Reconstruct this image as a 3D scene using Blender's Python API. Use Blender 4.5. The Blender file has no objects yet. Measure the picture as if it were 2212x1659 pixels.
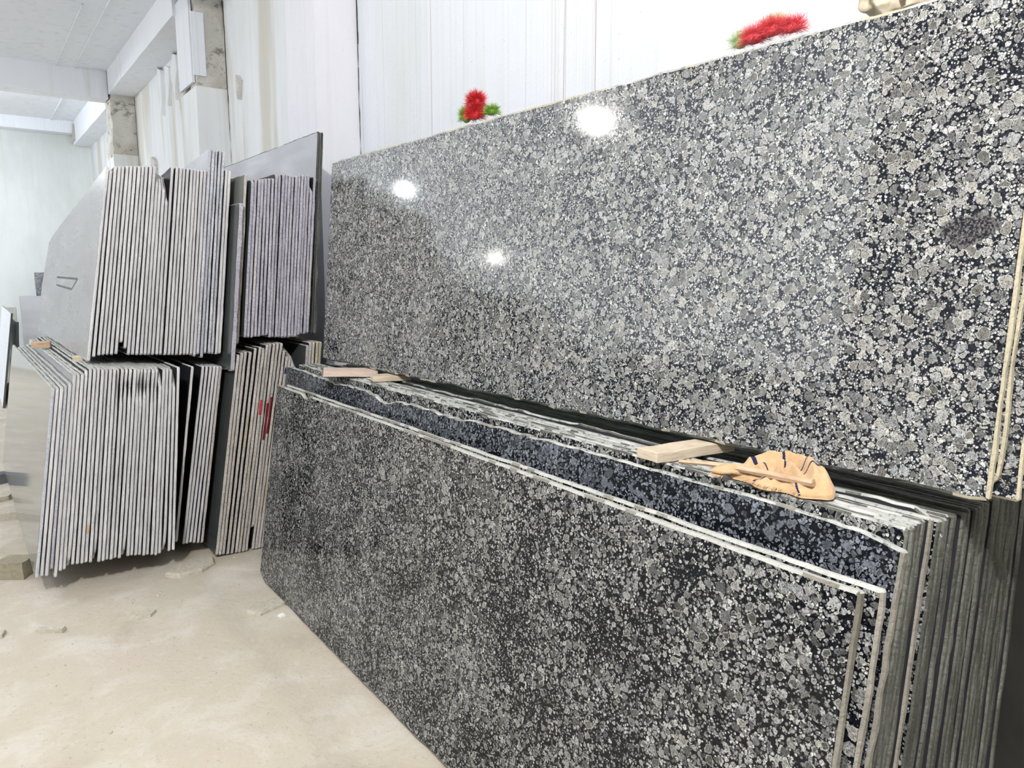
import bpy, bmesh, math, random
from mathutils import Vector, Matrix, noise, Euler
S = bpy.context.scene
R = math.radians
# ------------------------------------------------------------------ camera
cd = bpy.data.cameras.new('camera'); cam = bpy.data.objects.new('camera', cd); S.collection.objects.link(cam)
cd.sensor_fit = 'HORIZONTAL'; cd.sensor_width = 36; cd.lens = 36*1600/2212; cd.clip_end = 200; cd.clip_start = .02
cam.location = (0, 0, 1.5); cam.rotation_euler = (R(90-8.5), 0, R(-36.2)); S.camera = cam
# ------------------------------------------------------------------ sky, lamps, exposure
W = bpy.data.worlds.new('sky'); S.world = W; W.use_nodes = True
bg = W.node_tree.nodes['Background']; bg.inputs[0].default_value = (.86, .93, 1, 1); bg.inputs[1].default_value = 2.1
S.view_settings.view_transform = 'Standard'; S.view_settings.look = 'None'; S.view_settings.gamma = 1
S.view_settings.use_curve_mapping = False
S.view_settings.exposure = -0.05
def lamp(name, loc, power, radius, color=(1, .97, .93)):
    l = bpy.data.lights.new(name, 'POINT'); l.energy = power; l.shadow_soft_size = radius; l.color = color
    o = bpy.data.objects.new(name, l); o.location = loc; S.collection.objects.link(o); return o
lamp('hall_or_fill_lamp', (-1.25, -.6, 4.0), 720, .06)
lamp('hall_or_fill_lamp', (-2.9, 6.35, 4.06), 105, .11)
lamp('hall_or_fill_lamp', (-2.4, 9.6, 3.4), 18, .10, (.9, .95, 1))
lamp('hall_or_fill_lamp', (-4.0, 9.3, 2.7), 14, .08)
lamp('hall_or_fill_lamp', (-.9, 13.2, 3.8), 170, .1, (.93, .97, 1))  # added fill lamp with no known fixture, brightens back wall and ceiling
# ------------------------------------------------------------------ helpers
def link(o, parent=None):
    S.collection.objects.link(o)
    if parent: o.parent = parent
    return o
def obj(name, bm, mats, parent=None, smooth=False):
    me = bpy.data.meshes.new(name); bm.to_mesh(me); bm.free()
    for m in (mats if isinstance(mats, (list, tuple)) else [mats]): me.materials.append(m)
    if smooth:
        for p in me.polygons: p.use_smooth = True
    return link(bpy.data.objects.new(name, me), parent)
def tag(o, label, cat, group=None):
    o['label'] = label; o['category'] = cat; o['kind'] = o.get('kind', 'thing')
    if group: o['group'] = group
    return o
def struct(o): o['kind'] = 'structure'; return o
def empty(name, loc):
    o = bpy.data.objects.new(name, None); o.location = loc; o.empty_display_size = .1; return link(o)
def box(bm, x0, x1, y0, y1, z0, z1):
    v = [bm.verts.new(p) for p in ((x0,y0,z0),(x1,y0,z0),(x1,y1,z0),(x0,y1,z0),(x0,y0,z1),(x1,y0,z1),(x1,y1,z1),(x0,y1,z1))]
    for f in ((0,3,2,1),(4,5,6,7),(0,1,5,4),(1,2,6,5),(2,3,7,6),(3,0,4,7)): bm.faces.new([v[i] for i in f])
# ------------------------------------------------------------------ node materials
class N:
    def __init__(s, name):
        s.m = bpy.data.materials.new(name); s.m.use_nodes = True; s.t = s.m.node_tree; s.p = s.t.nodes['Principled BSDF']
    def n(s, typ, **kw):
        x = s.t.nodes.new(typ)
        for k, v in kw.items(): setattr(x, k, v)
        return x
    def put(s, sock, v):
        if hasattr(v, 'links'): s.t.links.new(v, sock)
        else:
            if isinstance(v, tuple) and len(v) == 3 and sock.type == 'RGBA': v = (*v, 1)
            sock.default_value = v
    def math(s, op, a, b=0, c=0, clamp=False):
        x = s.n('ShaderNodeMath', operation=op, use_clamp=clamp)
        s.put(x.inputs[0], a); s.put(x.inputs[1], b); s.put(x.inputs[2], c); return x.outputs[0]
    def vec(s, op, a, b):
        x = s.n('ShaderNodeVectorMath', operation=op); s.put(x.inputs[0], a); s.put(x.inputs[1], b); return x.outputs[0]
    def scale(s, a, k):
        x = s.n('ShaderNodeVectorMath', operation='SCALE'); s.put(x.inputs[0], a); s.put(x.inputs[3], k); return x.outputs[0]
    def mix(s, f, a, b):
        x = s.n('ShaderNodeMix', data_type='RGBA'); s.put(x.inputs[0], f); s.put(x.inputs[6], a); s.put(x.inputs[7], b); return x.outputs[2]
    def step(s, v, a, b, o0=0., o1=1.):
        x = s.n('ShaderNodeMapRange'); x.clamp = True
        x.interpolation_type = 'SMOOTHSTEP'
        s.put(x.inputs[0], v); s.put(x.inputs[1], a); s.put(x.inputs[2], b); s.put(x.inputs[3], o0); s.put(x.inputs[4], o1); return x.outputs[0]
    def noise(s, co, sc, det=2, rough=.5, dist=0):
        x = s.n('ShaderNodeTexNoise'); s.put(x.inputs['Vector'], co); x.inputs['Scale'].default_value = sc
        x.inputs['Detail'].default_value = det; x.inputs['Roughness'].default_value = rough; x.inputs['Distortion'].default_value = dist
        return x
    def vor(s, co, sc, feature='F1', rnd=1.):
        x = s.n('ShaderNodeTexVoronoi', feature=feature); s.put(x.inputs['Vector'], co); x.inputs['Scale'].default_value = sc
        x.inputs['Randomness'].default_value = rnd; return x
    def coords(s, rnd=True):
        o = s.n('ShaderNodeTexCoord').outputs['Object']
        if not rnd: return o
        r = s.n('ShaderNodeObjectInfo').outputs['Random']
        c = s.n('ShaderNodeCombineXYZ'); k = s.math('MULTIPLY', r, 37.); s.put(c.inputs[0], k); s.put(c.inputs[1], s.math('MULTIPLY', r, 91.)); s.put(c.inputs[2], k)
        return s.vec('ADD', o, c.outputs[0])
    def rand(s): return s.n('ShaderNodeObjectInfo').outputs['Random']
    def bump(s, h, strength, dist):
        b = s.n('ShaderNodeBump'); b.inputs['Strength'].default_value = strength; b.inputs['Distance'].default_value = dist
        s.put(b.inputs['Height'], h); s.put(s.p.inputs['Normal'], b.outputs[0])
    def stretch(s, co, v):
        return s.vec('MULTIPLY', co, v)
    def out(s, color=None, rough=None, spec=None):
        if color is not None: s.put(s.p.inputs['Base Color'], color)
        if rough is not None: s.put(s.p.inputs['Roughness'], rough)
        if spec is not None: s.put(s.p.inputs['Specular IOR Level'], spec)
        return s.m

def granite(name, dark=.012, lo=.10, hi=.34, rough=.10, cover=.0, tint=(1, 1, 1), spec=.5, size=1., patch=None):
    m = N(name); co = m.coords()
    mott = m.noise(co, 190, 4, .7).outputs[0]
    spots = m.noise(co, 380, 2, .6).outputs[0]
    clus = m.noise(co, 5.5, 3, .55).outputs[0]
    col = m.mix(m.step(mott, .35, .7), (dark*.6, dark*.7, dark*1.1), (dark*2.4, dark*2.8, dark*3.8))
    def layer(col, scale_, rmin, rmax, blo, bhi, rimc, off, gap, rimw, rimp, keep=0.):
        scale = scale_/size
        wob = m.noise(co, scale*1.3, 2, .6); w = m.scale(m.vec('SUBTRACT', wob.outputs['Color'], (.5, .5, .5)), .55/scale)
        c = m.vec('ADD', m.vec('ADD', co, w), (off, off*1.7, off*.6))
        v = m.vor(c, scale); d = v.outputs['Distance']; ed = m.vor(c, scale, 'DISTANCE_TO_EDGE').outputs[0]
        sep = m.n('ShaderNodeSeparateColor'); m.put(sep.inputs[0], v.outputs['Color'])
        r = m.math('MULTIPLY_ADD', sep.outputs[0], rmax-rmin, rmin)
        r = m.math('ADD', r, m.math('MULTIPLY_ADD', clus, .7, -.35+cover))
        e = m.math('MINIMUM', m.math('SUBTRACT', r, d), m.math('SUBTRACT', ed, gap))
        inside = m.step(e, 0, .05)
        rimf = m.math('MULTIPLY', m.step(e, rimw, rimw*2.2, 1., 0.), m.step(sep.outputs[2], 1-rimp-.1, 1-rimp+.1))
        g = m.math('MULTIPLY_ADD', m.math('POWER', sep.outputs[1], 1.4), bhi-blo, blo)
        g = m.math('MULTIPLY', g, m.step(mott, .28, .72, .5, 1.5))
        g = m.math('MULTIPLY', g, m.step(spots, .36, .46, .3, 1.))
        warm = m.mix(sep.outputs[2], (.96*tint[0], .99*tint[1], 1.02*tint[2]), (1.03*tint[0], 1.0*tint[1], .92*tint[2]))
        gc = m.scale(warm, g)
        gc = m.mix(m.math('MULTIPLY', rimf, .8), gc, rimc)
        return m.mix(inside, col, gc)
    rc = (hi*1.5*tint[0], hi*1.55*tint[1], hi*1.45*tint[2])
    col = layer(col, 180, .0, .70, lo*1.2, hi*1.7, rc, 3.1, .05, .05, .2)
    col = layer(col, 96, -.15, .80, lo, hi*1.35, rc, 7.7, .06, .05, .3)
    col = layer(col, 50, -.22, .74, lo, hi*.95, rc, 0., .045, .035, .4)
    if patch:                                                      # one dark fine-grained inclusion
        lo_ = m.coords(False); u, v, ru, rv = patch
        dv = m.vec('MULTIPLY', m.vec('SUBTRACT', m.vec('ADD', lo_, m.scale(m.noise(lo_, 30, 3).outputs['Color'], .03)), (0, u+.015, v+.015)), (0, 1/ru, 1/rv))
        ln = m.n('ShaderNodeVectorMath', operation='LENGTH'); m.put(ln.inputs[0], dv)
        fine = m.mix(m.step(m.noise(co, 240, 3, .7).outputs[0], .45, .62), (.012, .013, .02), (.16, .155, .15))
        col = m.mix(m.step(ln.outputs['Value'], .8, 1.1, 1, 0), col, fine)
    rg = m.step(m.noise(co, 1.7, 4, .6).outputs[0], .3, .75, rough*.75, rough*1.5)
    return m.out(col, rg, spec)
def stone_face(name, c=(.27, .28, .30), rough=.10):
    m = N(name); co = m.coords()
    a = m.noise(m.stretch(co, (1, 1.2, 3.5)), 1.3, 4, .6).outputs[0]; b = m.noise(co, 160, 2, .6).outputs[0]
    col = m.mix(m.step(a, .3, .7), tuple(x*.93 for x in c), tuple(x*1.07 for x in c))
    col = m.mix(m.step(b, .3, .7, 0, .05), col, tuple(x*.6 for x in c))
    rg = m.step(m.noise(m.stretch(co, (1, 1, 6)), 2.1, 4, .65).outputs[0], .3, .8, rough*.9, rough*1.35)
    return m.out(col, rg, .5)
def stone_edge(name, c, blotch, marks=0., stain=None, rough=.75):
    m = N(name); co = m.coords(); r = m.rand()
    a = m.noise(m.stretch(co, (1, 1, .5)), 9, 4, .65).outputs[0]
    col = m.mix(m.step(a, .35, .72), c, blotch)
    b = m.noise(co, 130, 3, .7).outputs[0]
    col = m.mix(m.step(b, .58, .72, 0, .55), col, tuple(x*.38 for x in c))
    col = m.mix(m.step(r, 0, 1, 0, .22), col, tuple(x*.62 for x in c))
    if stain: col = m.mix(m.step(m.noise(m.stretch(co, (.4, 1, .6)), 2.3, 2, .5).outputs[0], .63, .72, 0, .75), col, stain)
    h = m.noise(co, 90, 4, .7).outputs[0]
    if marks:
        wv = m.n('ShaderNodeTexWave', wave_type='BANDS', bands_direction='DIAGONAL'); m.put(wv.inputs[0], m.stretch(co, (.6, 1, 1)))
        wv.inputs['Scale'].default_value = 26; wv.inputs['Distortion'].default_value = 7; wv.inputs['Detail'].default_value = 3; wv.inputs['Detail Scale'].default_value = 2.5
        h = m.math('ADD', h, m.math('MULTIPLY', wv.outputs['Fac'], marks))
        col = m.mix(m.step(wv.outputs['Fac'], .1, .0, 0, .35), col, tuple(x*.45 for x in c))
    m.bump(h, .6, .004)
    return m.out(col, rough, .25)

G_UP = granite('granite_pale_polish', dark=.010, lo=.11, hi=.38, rough=.075, cover=.10)
G_UP0 = granite('granite_pale_polish_front', dark=.010, lo=.11, hi=.38, rough=.075, cover=.10, patch=(.094, .52, .052, .032))
G_LO = granite('granite_dark_polish', dark=.004, lo=.055, hi=.29, rough=.08, cover=.03, spec=.2, size=1.3)
G_BL = granite('granite_blue_polish', dark=.004, lo=.05, hi=.19, rough=.14, cover=.10, size=1.25, tint=(.9, .97, 1.15))
F_GREY = stone_face('grey_polish', (.36, .365, .39), .10)
F_IN = stone_face('gap_shade_face', (.010, .011, .016), .6)  # near-black colour paints in the shade of the gaps between slabs
F_DARK = stone_face('dark_polish', (.07, .08, .08), .2)
F_TALL = stone_face('pale_grey_face', (.40, .41, .45), .5)
F_D0 = stone_face('satin_grey_face', (.43, .435, .45), .28)
F_SAW = stone_face('sawn_green_grey', (.21, .23, .22), .5)
F_BEIGE = stone_face('beige_grey_polish', (.24, .235, .225), .07)
E_GREY = stone_edge('grey_sawn_edge', (.56, .56, .585), (.68, .68, .69))
E_BLUE = stone_edge('bluish_sawn_edge', (.46, .48, .54), (.66, .67, .72), .5)
E_LAV = stone_edge('lavender_sawn_edge', (.42, .41, .485), (.56, .55, .62), .9, (.66, .64, .55))
E_PINK = stone_edge('pinkish_sawn_edge', (.47, .445, .42), (.62, .59, .555), .6, (.42, .37, .26))
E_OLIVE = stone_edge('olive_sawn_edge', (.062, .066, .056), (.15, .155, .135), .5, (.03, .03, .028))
E_CREAM = stone_edge('cream_sawn_edge', (.42, .43, .40), (.54, .54, .50), .3)
E_END = stone_edge('brownish_end', (.21, .20, .17), (.30, .28, .245), .3, (.10, .09, .07))
E_TAN = stone_edge('tan_sawn_edge', (.46, .42, .31), (.56, .51, .38), .2, (.2, .17, .12))
# white dusty top edge of the dark granite: chalky with specks of the stone
def dusty():
    m = N('dusty_top_edge'); co = m.coords()
    a = m.noise(m.stretch(co, (1, 1, 1)), 60, 4, .7).outputs[0]; b = m.noise(m.stretch(co, (1, .25, 1)), 40, 3, .6).outputs[0]
    col = m.mix(m.step(a, .50, .66), (.36, .37, .35), (.06, .07, .07))
    col = m.mix(m.step(b, .46, .62), col, (.50, .50, .48))
    m.bump(a, .7, .004); return m.out(col, .8, .2)
E_DUST = dusty()
E_ROUGH = stone_edge('broken_edge', (.50, .49, .45), (.66, .64, .60), .0)

def wood(name, c, d):
    m = N(name); co = m.coords()
    a = m.noise(m.stretch(co, (1, 1, 9)), 14, 4, .6, .6).outputs[0]; b = m.noise(co, 9, 3).outputs[0]
    col = m.mix(m.step(a, .4, .68), c, d); col = m.mix(m.step(b, .58, .8, 0, .5), col, tuple(x*.6 for x in d))
    m.bump(a, .5, .002); return m.out(col, .75, .2)
WOOD = wood('pale_wood', (.62, .53, .41), (.50, .41, .31)); WOOD_P = wood('pinkish_wood', (.62, .50, .42), (.52, .40, .35)); WOOD_S = wood('stick_wood', (.58, .42, .29), (.42, .28, .18))

def wall_mat(name, base, stain, drips=0., beige=0.):
    m = N(name); co = m.n('ShaderNodeNewGeometry').outputs['Position']
    a = m.noise(m.stretch(co, (1, 1, .45)), .9, 5, .62).outputs[0]
    col = m.mix(m.step(a, .42, .74, 0, .8), base, stain)
    s = m.noise(m.stretch(co, (7, 7, .22)), 1.6, 4, .6).outputs[0]
    col = m.mix(m.step(s, .5, .78, 0, .45), col, (.60, .62, .56))
    if beige:
        b = m.noise(m.stretch(co, (2.2, 2.2, .3)), 1.1, 3, .5).outputs[0]; col = m.mix(m.step(b, .5, .66, 0, beige), col, (.55, .52, .44))
    f = m.noise(co, 42, 4, .7).outputs[0]
    col = m.mix(m.step(f, .64, .74, 0, .4), col, (.38, .38, .34))
    if drips:
        d = m.noise(m.stretch(co, (14, 14, .02)), 2.0, 1, .4).outputs[0]
        line = m.math('MULTIPLY', m.step(d, .492, .500), m.step(d, .500, .508, 1., 0.))
        msk = m.step(m.noise(m.stretch(co, (1, 1, .15)), 1.3, 1).outputs[0], .35, .5)
        col = m.mix(m.math('MULTIPLY', m.math('MULTIPLY', line, msk), drips), col, (.38, .28, .24))
    h = m.math('ADD', m.noise(co, 5, 5, .6).outputs[0], m.math('MULTIPLY', f, .25))
    m.bump(h, .35, .02); return m.out(col, .85, .2)
WALL = wall_mat('whitewashed_plaster', (.78, .81, .87), (.68, .72, .71), .75)
WALL2 = wall_mat('stained_whitewash', (.78, .80, .83), (.60, .62, .60), 0, .7)
WALLB = wall_mat('patchy_grey_whitewash', (.76, .78, .78), (.58, .61, .60))
COL = wall_mat('column_whitewash', (.80, .80, .86), (.70, .70, .74))
CEIL = wall_mat('painted_concrete', (.86, .885, .94), (.82, .845, .90))
WALLF = wall_mat('grey_wash', (.42, .42, .42), (.34, .34, .33))
UNP = wall_mat('unpainted_concrete', (.13, .125, .115), (.08, .08, .075))
def rubble():
    m = N('broken_plaster'); co = m.n('ShaderNodeNewGeometry').outputs['Position']
    a = m.noise(m.stretch(co, (1, 1, 1.5)), 7, 6, .72, 0).outputs[0]; c = m.noise(co, 2.2, 3, .5).outputs[0]
    col = m.mix(m.step(c, .35, .65), (.66, .63, .56), (.80, .78, .74)); col = m.mix(m.step(a, .34, .46, .7, 0), col, (.17, .15, .12))
    m.bump(a, 1., .07); return m.out(col, .9, .1)
RUB = rubble()
def floor_mat():
    m = N('dusty_ground'); co = m.n('ShaderNodeNewGeometry').outputs['Position']
    a = m.noise(co, .9, 6, .6).outputs[0]; b = m.noise(co, 3.5, 6, .68, .4).outputs[0]; c = m.noise(co, 60, 4, .7).outputs[0]
    col = m.mix(m.step(a, .35, .68), (.52, .475, .385), (.53, .47, .40)); col = m.mix(m.step(b, .45, .68, 0, .8), col, (.62, .59, .53))
    col = m.mix(m.step(m.noise(co, 1.7, 4, .6, 1.).outputs[0], .55, .7, 0, .5), col, (.36, .32, .25))
    col = m.mix(m.step(c, .58, .72, 0, .5), col, (.26, .24, .19))
    col = m.mix(m.step(m.noise(co, 23, 5, .7).outputs[0], .56, .68, 0, .4), col, (.60, .57, .51))
    v = m.vor(co, 17).outputs[0]
    h = m.math('ADD', m.math('MULTIPLY', b, 1.2), m.math('ADD', m.math('MULTIPLY', c, .12), m.math('MULTIPLY', m.noise(co, 14, 5, .65).outputs[0], .5)))
    m.bump(h, .4, .015); return m.out(col, .95, .1)
GROUND = floor_mat()
def plain(name, c, rough=.8, bump=0, sc=60, spec=.25):
    m = N(name); co = m.coords(); a = m.noise(co, sc, 3, .6).outputs[0]
    col = m.mix(m.step(a, .3, .7), tuple(x*.85 for x in c), tuple(min(1, x*1.12) for x in c))
    if bump: m.bump(a, .6, bump)
    return m.out(col, rough, spec)
BLACK = plain('crack_shadow_gap', (.02, .02, .02))
STONE_CH = plain('dusty_offcut', (.50, .47, .39), .9, .003)
BRICK = plain('weathered_block', (.30, .27, .20), .9, .004)
WHITE_CH = plain('white_chip', (.85, .85, .83), .7)

# ------------------------------------------------------------------ the setting
rs = random.Random(5)
def grid(name, mat, xs, ys, zf):
    bm = bmesh.new(); vs = [[bm.verts.new((x, y, zf(x, y))) for x in xs] for y in ys]
    for j in range(len(ys)-1):
        for i in range(len(xs)-1): bm.faces.new((vs[j][i], vs[j][i+1], vs[j+1][i+1], vs[j+1][i]))
    return obj(name, bm, mat, smooth=True)
def fl(x, y):
    n = noise.fractal(Vector((x*1.6, y*1.6, 0)), 1, 2, 4)*.008
    if x > .82: n -= .012                                         # scraped a little lower along the stacks
    n += .035*math.exp(-((x-1.02)/.16)**2-((y-3.83)/.13)**2)      # heap of dust at the foot of the slabs
    return n-.006
def lin(a, b, n): return [a+(b-a)*i/(n-1) for i in range(n)]
xs = [-10, -7, -5, -3, -2]+lin(-1.4, 2.3, 75); ys = [-4, -2, -.5]+lin(.2, 8, 130)+[8.6, 9.3, 10, 11, 12.5, 14, 15.5, 16.8]
struct(grid('floor', GROUND, xs, ys, fl))
WX = 2.15                                                          # face of the right-hand wall
bm = bmesh.new(); box(bm, WX, WX+.25, -4, 4.6, -.05, 4.26); struct(obj('wall_right', bm, WALL))
bm = bmesh.new(); box(bm, WX, WX+.25, 4.6, 16.6, -.05, 4.26); struct(obj('wall_right_far', bm, WALL2))
bm = bmesh.new(); box(bm, -2.5, WX, -4.25, -4, -.05, 4.26); struct(obj('wall_front', bm, UNP))
bm = bmesh.new(); box(bm, WX-.06, WX+.01, -4, 4.58, -.05, 1.02); struct(obj('trim_shade_strip', bm, plain('painted_shade_black', (.022, .022, .02), .95, .006, 9)))  # added near-black strip, paints the shade behind the granite stacks
bm = bmesh.new(); box(bm, -2.75, -2.5, -4.25, 2.9, -.05, 4.26); struct(obj('wall_light_blocker', bm, UNP))  # added unseen wall, keeps sky light off the camera side
# back wall: whitewashed in the hall, bare gable beyond
bm = bmesh.new(); box(bm, -1.2, WX+.25, 16.5, 16.75, -.05, 4.4); struct(obj('wall_back', bm, WALLB))
bm = bmesh.new()
poly = [(-9.2, -.05), (-1.2, -.05), (-1.2, 4.75), (-6.2, 4.75), (-6.25, 4.3), (-7.4, 3.9), (-9.2, 2.8)]
f = [bm.verts.new((x, 16.5, z)) for x, z in poly]; g = [bm.verts.new((x, 16.75, z)) for x, z in poly]
bm.faces.new(f); bm.faces.new(g[::-1])
for i in range(len(poly)): bm.faces.new((f[i], g[i], g[(i+1) % 7], f[(i+1) % 7]))
struct(obj('wall_back_yard', bm, UNP))
bm = bmesh.new()
poly = [(-4, -.05), (16.5, -.05), (16.5, 2.9), (14, 2.7), (12, 1.7), (-4, 1.5)]
f = [bm.verts.new((-9, y, z)) for y, z in poly]; g = [bm.verts.new((-9.25, y, z)) for y, z in poly]
bm.faces.new(f); bm.faces.new(g[::-1])
for i in range(6): bm.faces.new((f[i], g[i], g[(i+1) % 6], f[(i+1) % 6]))
struct(obj('wall_left', bm, UNP))
bm = bmesh.new(); box(bm, -2.6, WX+.25, -4.25, 16.75, 4.26, 4.45); struct(obj('ceiling', bm, CEIL))
# beams: the wall beam in slightly uneven spans, a cross beam, a ledge at the back, thin shuttering ridges
def beam(name, x0, x1, y0, y1, z0, z1, m=None, amp=.006):
    bm = bmesh.new(); box(bm, x0, x1, y0, y1, z0, z1)
    bmesh.ops.subdivide_edges(bm, edges=[e for e in bm.edges if e.calc_length() > .6], cuts=14, use_grid_fill=True)
    for v in bm.verts: v.co += noise.noise_vector(v.co*2.3)*amp
    return struct(obj(name, bm, m or CEIL))
beam('beam_wall', 1.83, WX, -3.9, 7.5, 4.03, 4.27); beam('beam_wall', 1.83, WX, 8.02, 11.95, 3.95, 4.27); beam('beam_wall', 1.87, WX, 12.4, 16.49, 3.87, 4.27)
beam('beam_cross', -2.5, 1.83, 12.0, 12.35, 3.9, 4.27)
beam('beam_cross', -2.5, 1.87, 16.2, 16.49, 4.05, 4.27)
beam('beam_cross', -2.5, 1.83, 4.3, 4.6, 3.95, 4.27)
for (x0, x1, y0, y1) in ((1.44, 1.455, 4.7, 12.0), (1.23, 1.235, 9.2, 12.0), (-2.4, 1.44, 9.2, 9.215), (-2.4, 1.83, 7.4, 7.415), (1.5, 1.515, 12.35, 16.2)):
    bm = bmesh.new(); box(bm, x0, x1, y0, y1, 4.245, 4.262); struct(obj('trim_ceiling', bm, CEIL))
# columns with a recess line beside each
def column(x0, y0, y1, z1, mat, cut=None, rub=None):
    bm = bmesh.new(); box(bm, x0, WX+.02, y0, y1, -.05, z1)
    bmesh.ops.subdivide_edges(bm, edges=[e for e in bm.edges if e.calc_length() > 1], cuts=22, use_grid_fill=True)
    for v in bm.verts: v.co += noise.noise_vector(v.co*1.9)*.008
    c = struct(obj('column', bm, mat))
    bm = bmesh.new(); pts = []                                      # wandering crack where column and wall part
    z = 0
    while z < 4.02: pts.append((z, rs.uniform(-.006, .006))); z += .07
    w = .011
    for (za, a), (zb, b) in zip(pts, pts[1:]):
        ww = w*rs.uniform(.4, 1.1)
        bm.faces.new([bm.verts.new(p) for p in ((WX-.003, y0-ww+a, za), (WX-.003, y0-ww+b, zb), (WX-.003, y0+.012+b, zb), (WX-.003, y0+.012+a, za))])
    struct(obj('trim_crack', bm, BLACK))
    return c
column(1.868, 4.6, 5.12, 4.27, COL); column(1.865, 7.46, 8.05, 3.2, WALL2); column(1.83, 11.92, 12.5, 3.15, WALL2)
def rough(name, x0, x1, y0, y1, z0, z1, amp, seed, mat=RUB):
    bm = bmesh.new(); box(bm, x0, x1, y0, y1, z0, z1)
    bmesh.ops.subdivide_edges(bm, edges=bm.edges[:], cuts=22, use_grid_fill=True)
    for v in bm.verts:
        p = v.co*3.1+Vector((seed, 0, 0)); v.co += noise.noise_vector(p)*amp+noise.noise_vector(v.co*11)*amp*.45
    return struct(obj(name, bm, mat, smooth=True))
rough('column_broken_top', 1.90, WX+.02, 7.49, 8.02, 3.14, 4.1, .035, 3)
bm = bmesh.new(); box(bm, 1.86, 1.885, 7.55, 8.05, 3.25, 4.05); struct(obj('trim_plaster_skin', bm, WALL))
bm = bmesh.new(); box(bm, 1.86, 1.97, 7.47, 7.49, 3.3, 3.85); struct(obj('trim_plaster_skin', bm, WALL))
rough('column_broken_top', 1.84, WX+.02, 11.94, 12.45, 3.1, 4.0, .035, 9)
rough('beam_broken_end', 1.84, 1.95, 16.15, 16.45, 3.93, 4.2, .04, 12, mat=RUB)
# torn plaster hanging on the wall under the beam
def shard(y, z, dy, h, mat):
    bm = bmesh.new(); pts = [(0, 0), (dy*.6, .05), (dy, -.1), (dy*.8, -h*.5), (dy*.55, -h), (dy*.3, -h*.7), (0, -h*.35)]
    f = [bm.verts.new((WX-.035-rs.uniform(0, .02), y+a, z+b)) for a, b in pts]; g = [bm.verts.new((WX+.01, y+a, z+b)) for a, b in pts]
    bm.faces.new(f); bm.faces.new(g[::-1]); n = len(pts)
    for i in range(n): bm.faces.new((f[i], f[(i+1) % n], g[(i+1) % n], g[i]))
    struct(obj('trim_torn_plaster', bm, mat))
shard(8.9, 3.75, .28, .75, RUB); shard(9.2, 3.9, .3, .45, WALL2); shard(9.6, 3.85, .25, .4, WALL2); shard(8.5, 3.9, .35, .4, RUB); shard(10.0, 3.9, .2, .5, WALL2)
shard(10.7, 2.95, .2, .3, RUB); shard(7.0, 3.2, .08, .16, RUB)

# ------------------------------------------------------------------ slabs
RAD = .008
def resample(poly, step, rr):
    """poly: (u, v, amp[, round]) corners; each edge leaves its start corner with that raggedness."""
    P = []
    n = len(poly)
    for i in range(n):
        a = poly[i]; b = poly[(i+1) % n]; A = Vector(a[:2]); B = Vector(b[:2]); L = (B-A).length
        t = (B-A).normalized(); nn = Vector((t.y, -t.x)); rad = min(RAD, L*.3)
        st = step if a[2] > .0006 else max(step, L/2)
        k = max(1, int((L-2*rad)/st)); amp = a[2]; drift = 0
        for j in range(k+1):
            s = rad+(L-2*rad)*j/k
            drift = drift*.6+rr.uniform(-1, 1)*amp
            P.append(A+t*s+nn*(drift if 0 < j < k else 0))
    return P
def slab_mesh(name, poly, th, rr, face, edge, step=.035, cham=.003, chip=.0025, big=.0):
    P = resample(poly, step, rr); n = len(P)
    area = sum(P[i].x*P[(i+1) % n].y-P[(i+1) % n].x*P[i].y for i in range(n))
    if area < 0: P.reverse()
    def inset(d):
        o = []
        for i in range(n):
            t = (P[(i+1) % n]-P[i-1]).normalized(); o.append(P[i]+Vector((-t.y, t.x))*d)
        return o
    I = inset(cham*2.2); bm = bmesh.new()
    wob = [rr.random() for _ in range(n)]
    c0 = [cham*(.5+rr.random())+(chip*rr.random() if rr.random() < .5 else 0) for _ in range(n)]
    c1 = [cham*(.5+rr.random())+(chip*rr.random() if rr.random() < .5 else 0) for _ in range(n)]
    if big:
        for _ in range(rr.randint(1, 5) if big > .008 else rr.randint(0, 3)):
            k = rr.randrange(n); w = rr.randint(1, 4); d = rr.uniform(.3, 1)*big; arr = rr.choice((c0, c1))
            for q in range(-w, w+1): arr[(k+q) % n] += d*(1-abs(q)/(w+1))
    c0 = [min(c, th*.62) for c in c0]; c1 = [min(c, th*.3) for c in c1]
    fi = [bm.verts.new((0, p.x, p.y)) for p in I]
    fo = [bm.verts.new((c0[i], p.x, p.y)) for i, p in enumerate(P)]
    bo = [bm.verts.new((th-c1[i], p.x, p.y)) for i, p in enumerate(P)]
    bi = [bm.verts.new((th, p.x, p.y)) for p in I]
    f = bm.faces.new(fi[::-1]); f.material_index = 0
    f = bm.faces.new(bi); f.material_index = 0
    for a, b in ((fi, fo), (fo, bo), (bo, bi)):
        for i in range(n):
            j = (i+1) % n; q = bm.faces.new((a[i], a[j], b[j], b[i])); q.material_index = 1
    bmesh.ops.triangulate(bm, faces=[x for x in bm.faces if len(x.verts) > 4])
    me = bpy.data.meshes.new(name); bm.to_mesh(me); bm.free()
    me.materials.append(face); me.materials.append(edge)
    return me
def edge_tops(me, mat):                                            # a third material on the upward narrow side
    me.materials.append(mat)
    for p in me.polygons:
        if p.material_index == 1 and p.normal.z > .45: p.material_index = 2
def shade_under(o, mat):  # recolours the downward narrow side dark, as painted shade under the slab
    o.data.materials.append(mat); k = len(o.data.materials)-1
    for p in o.data.polygons:
        if p.material_index and p.normal.z < -.4: p.material_index = k
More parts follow.
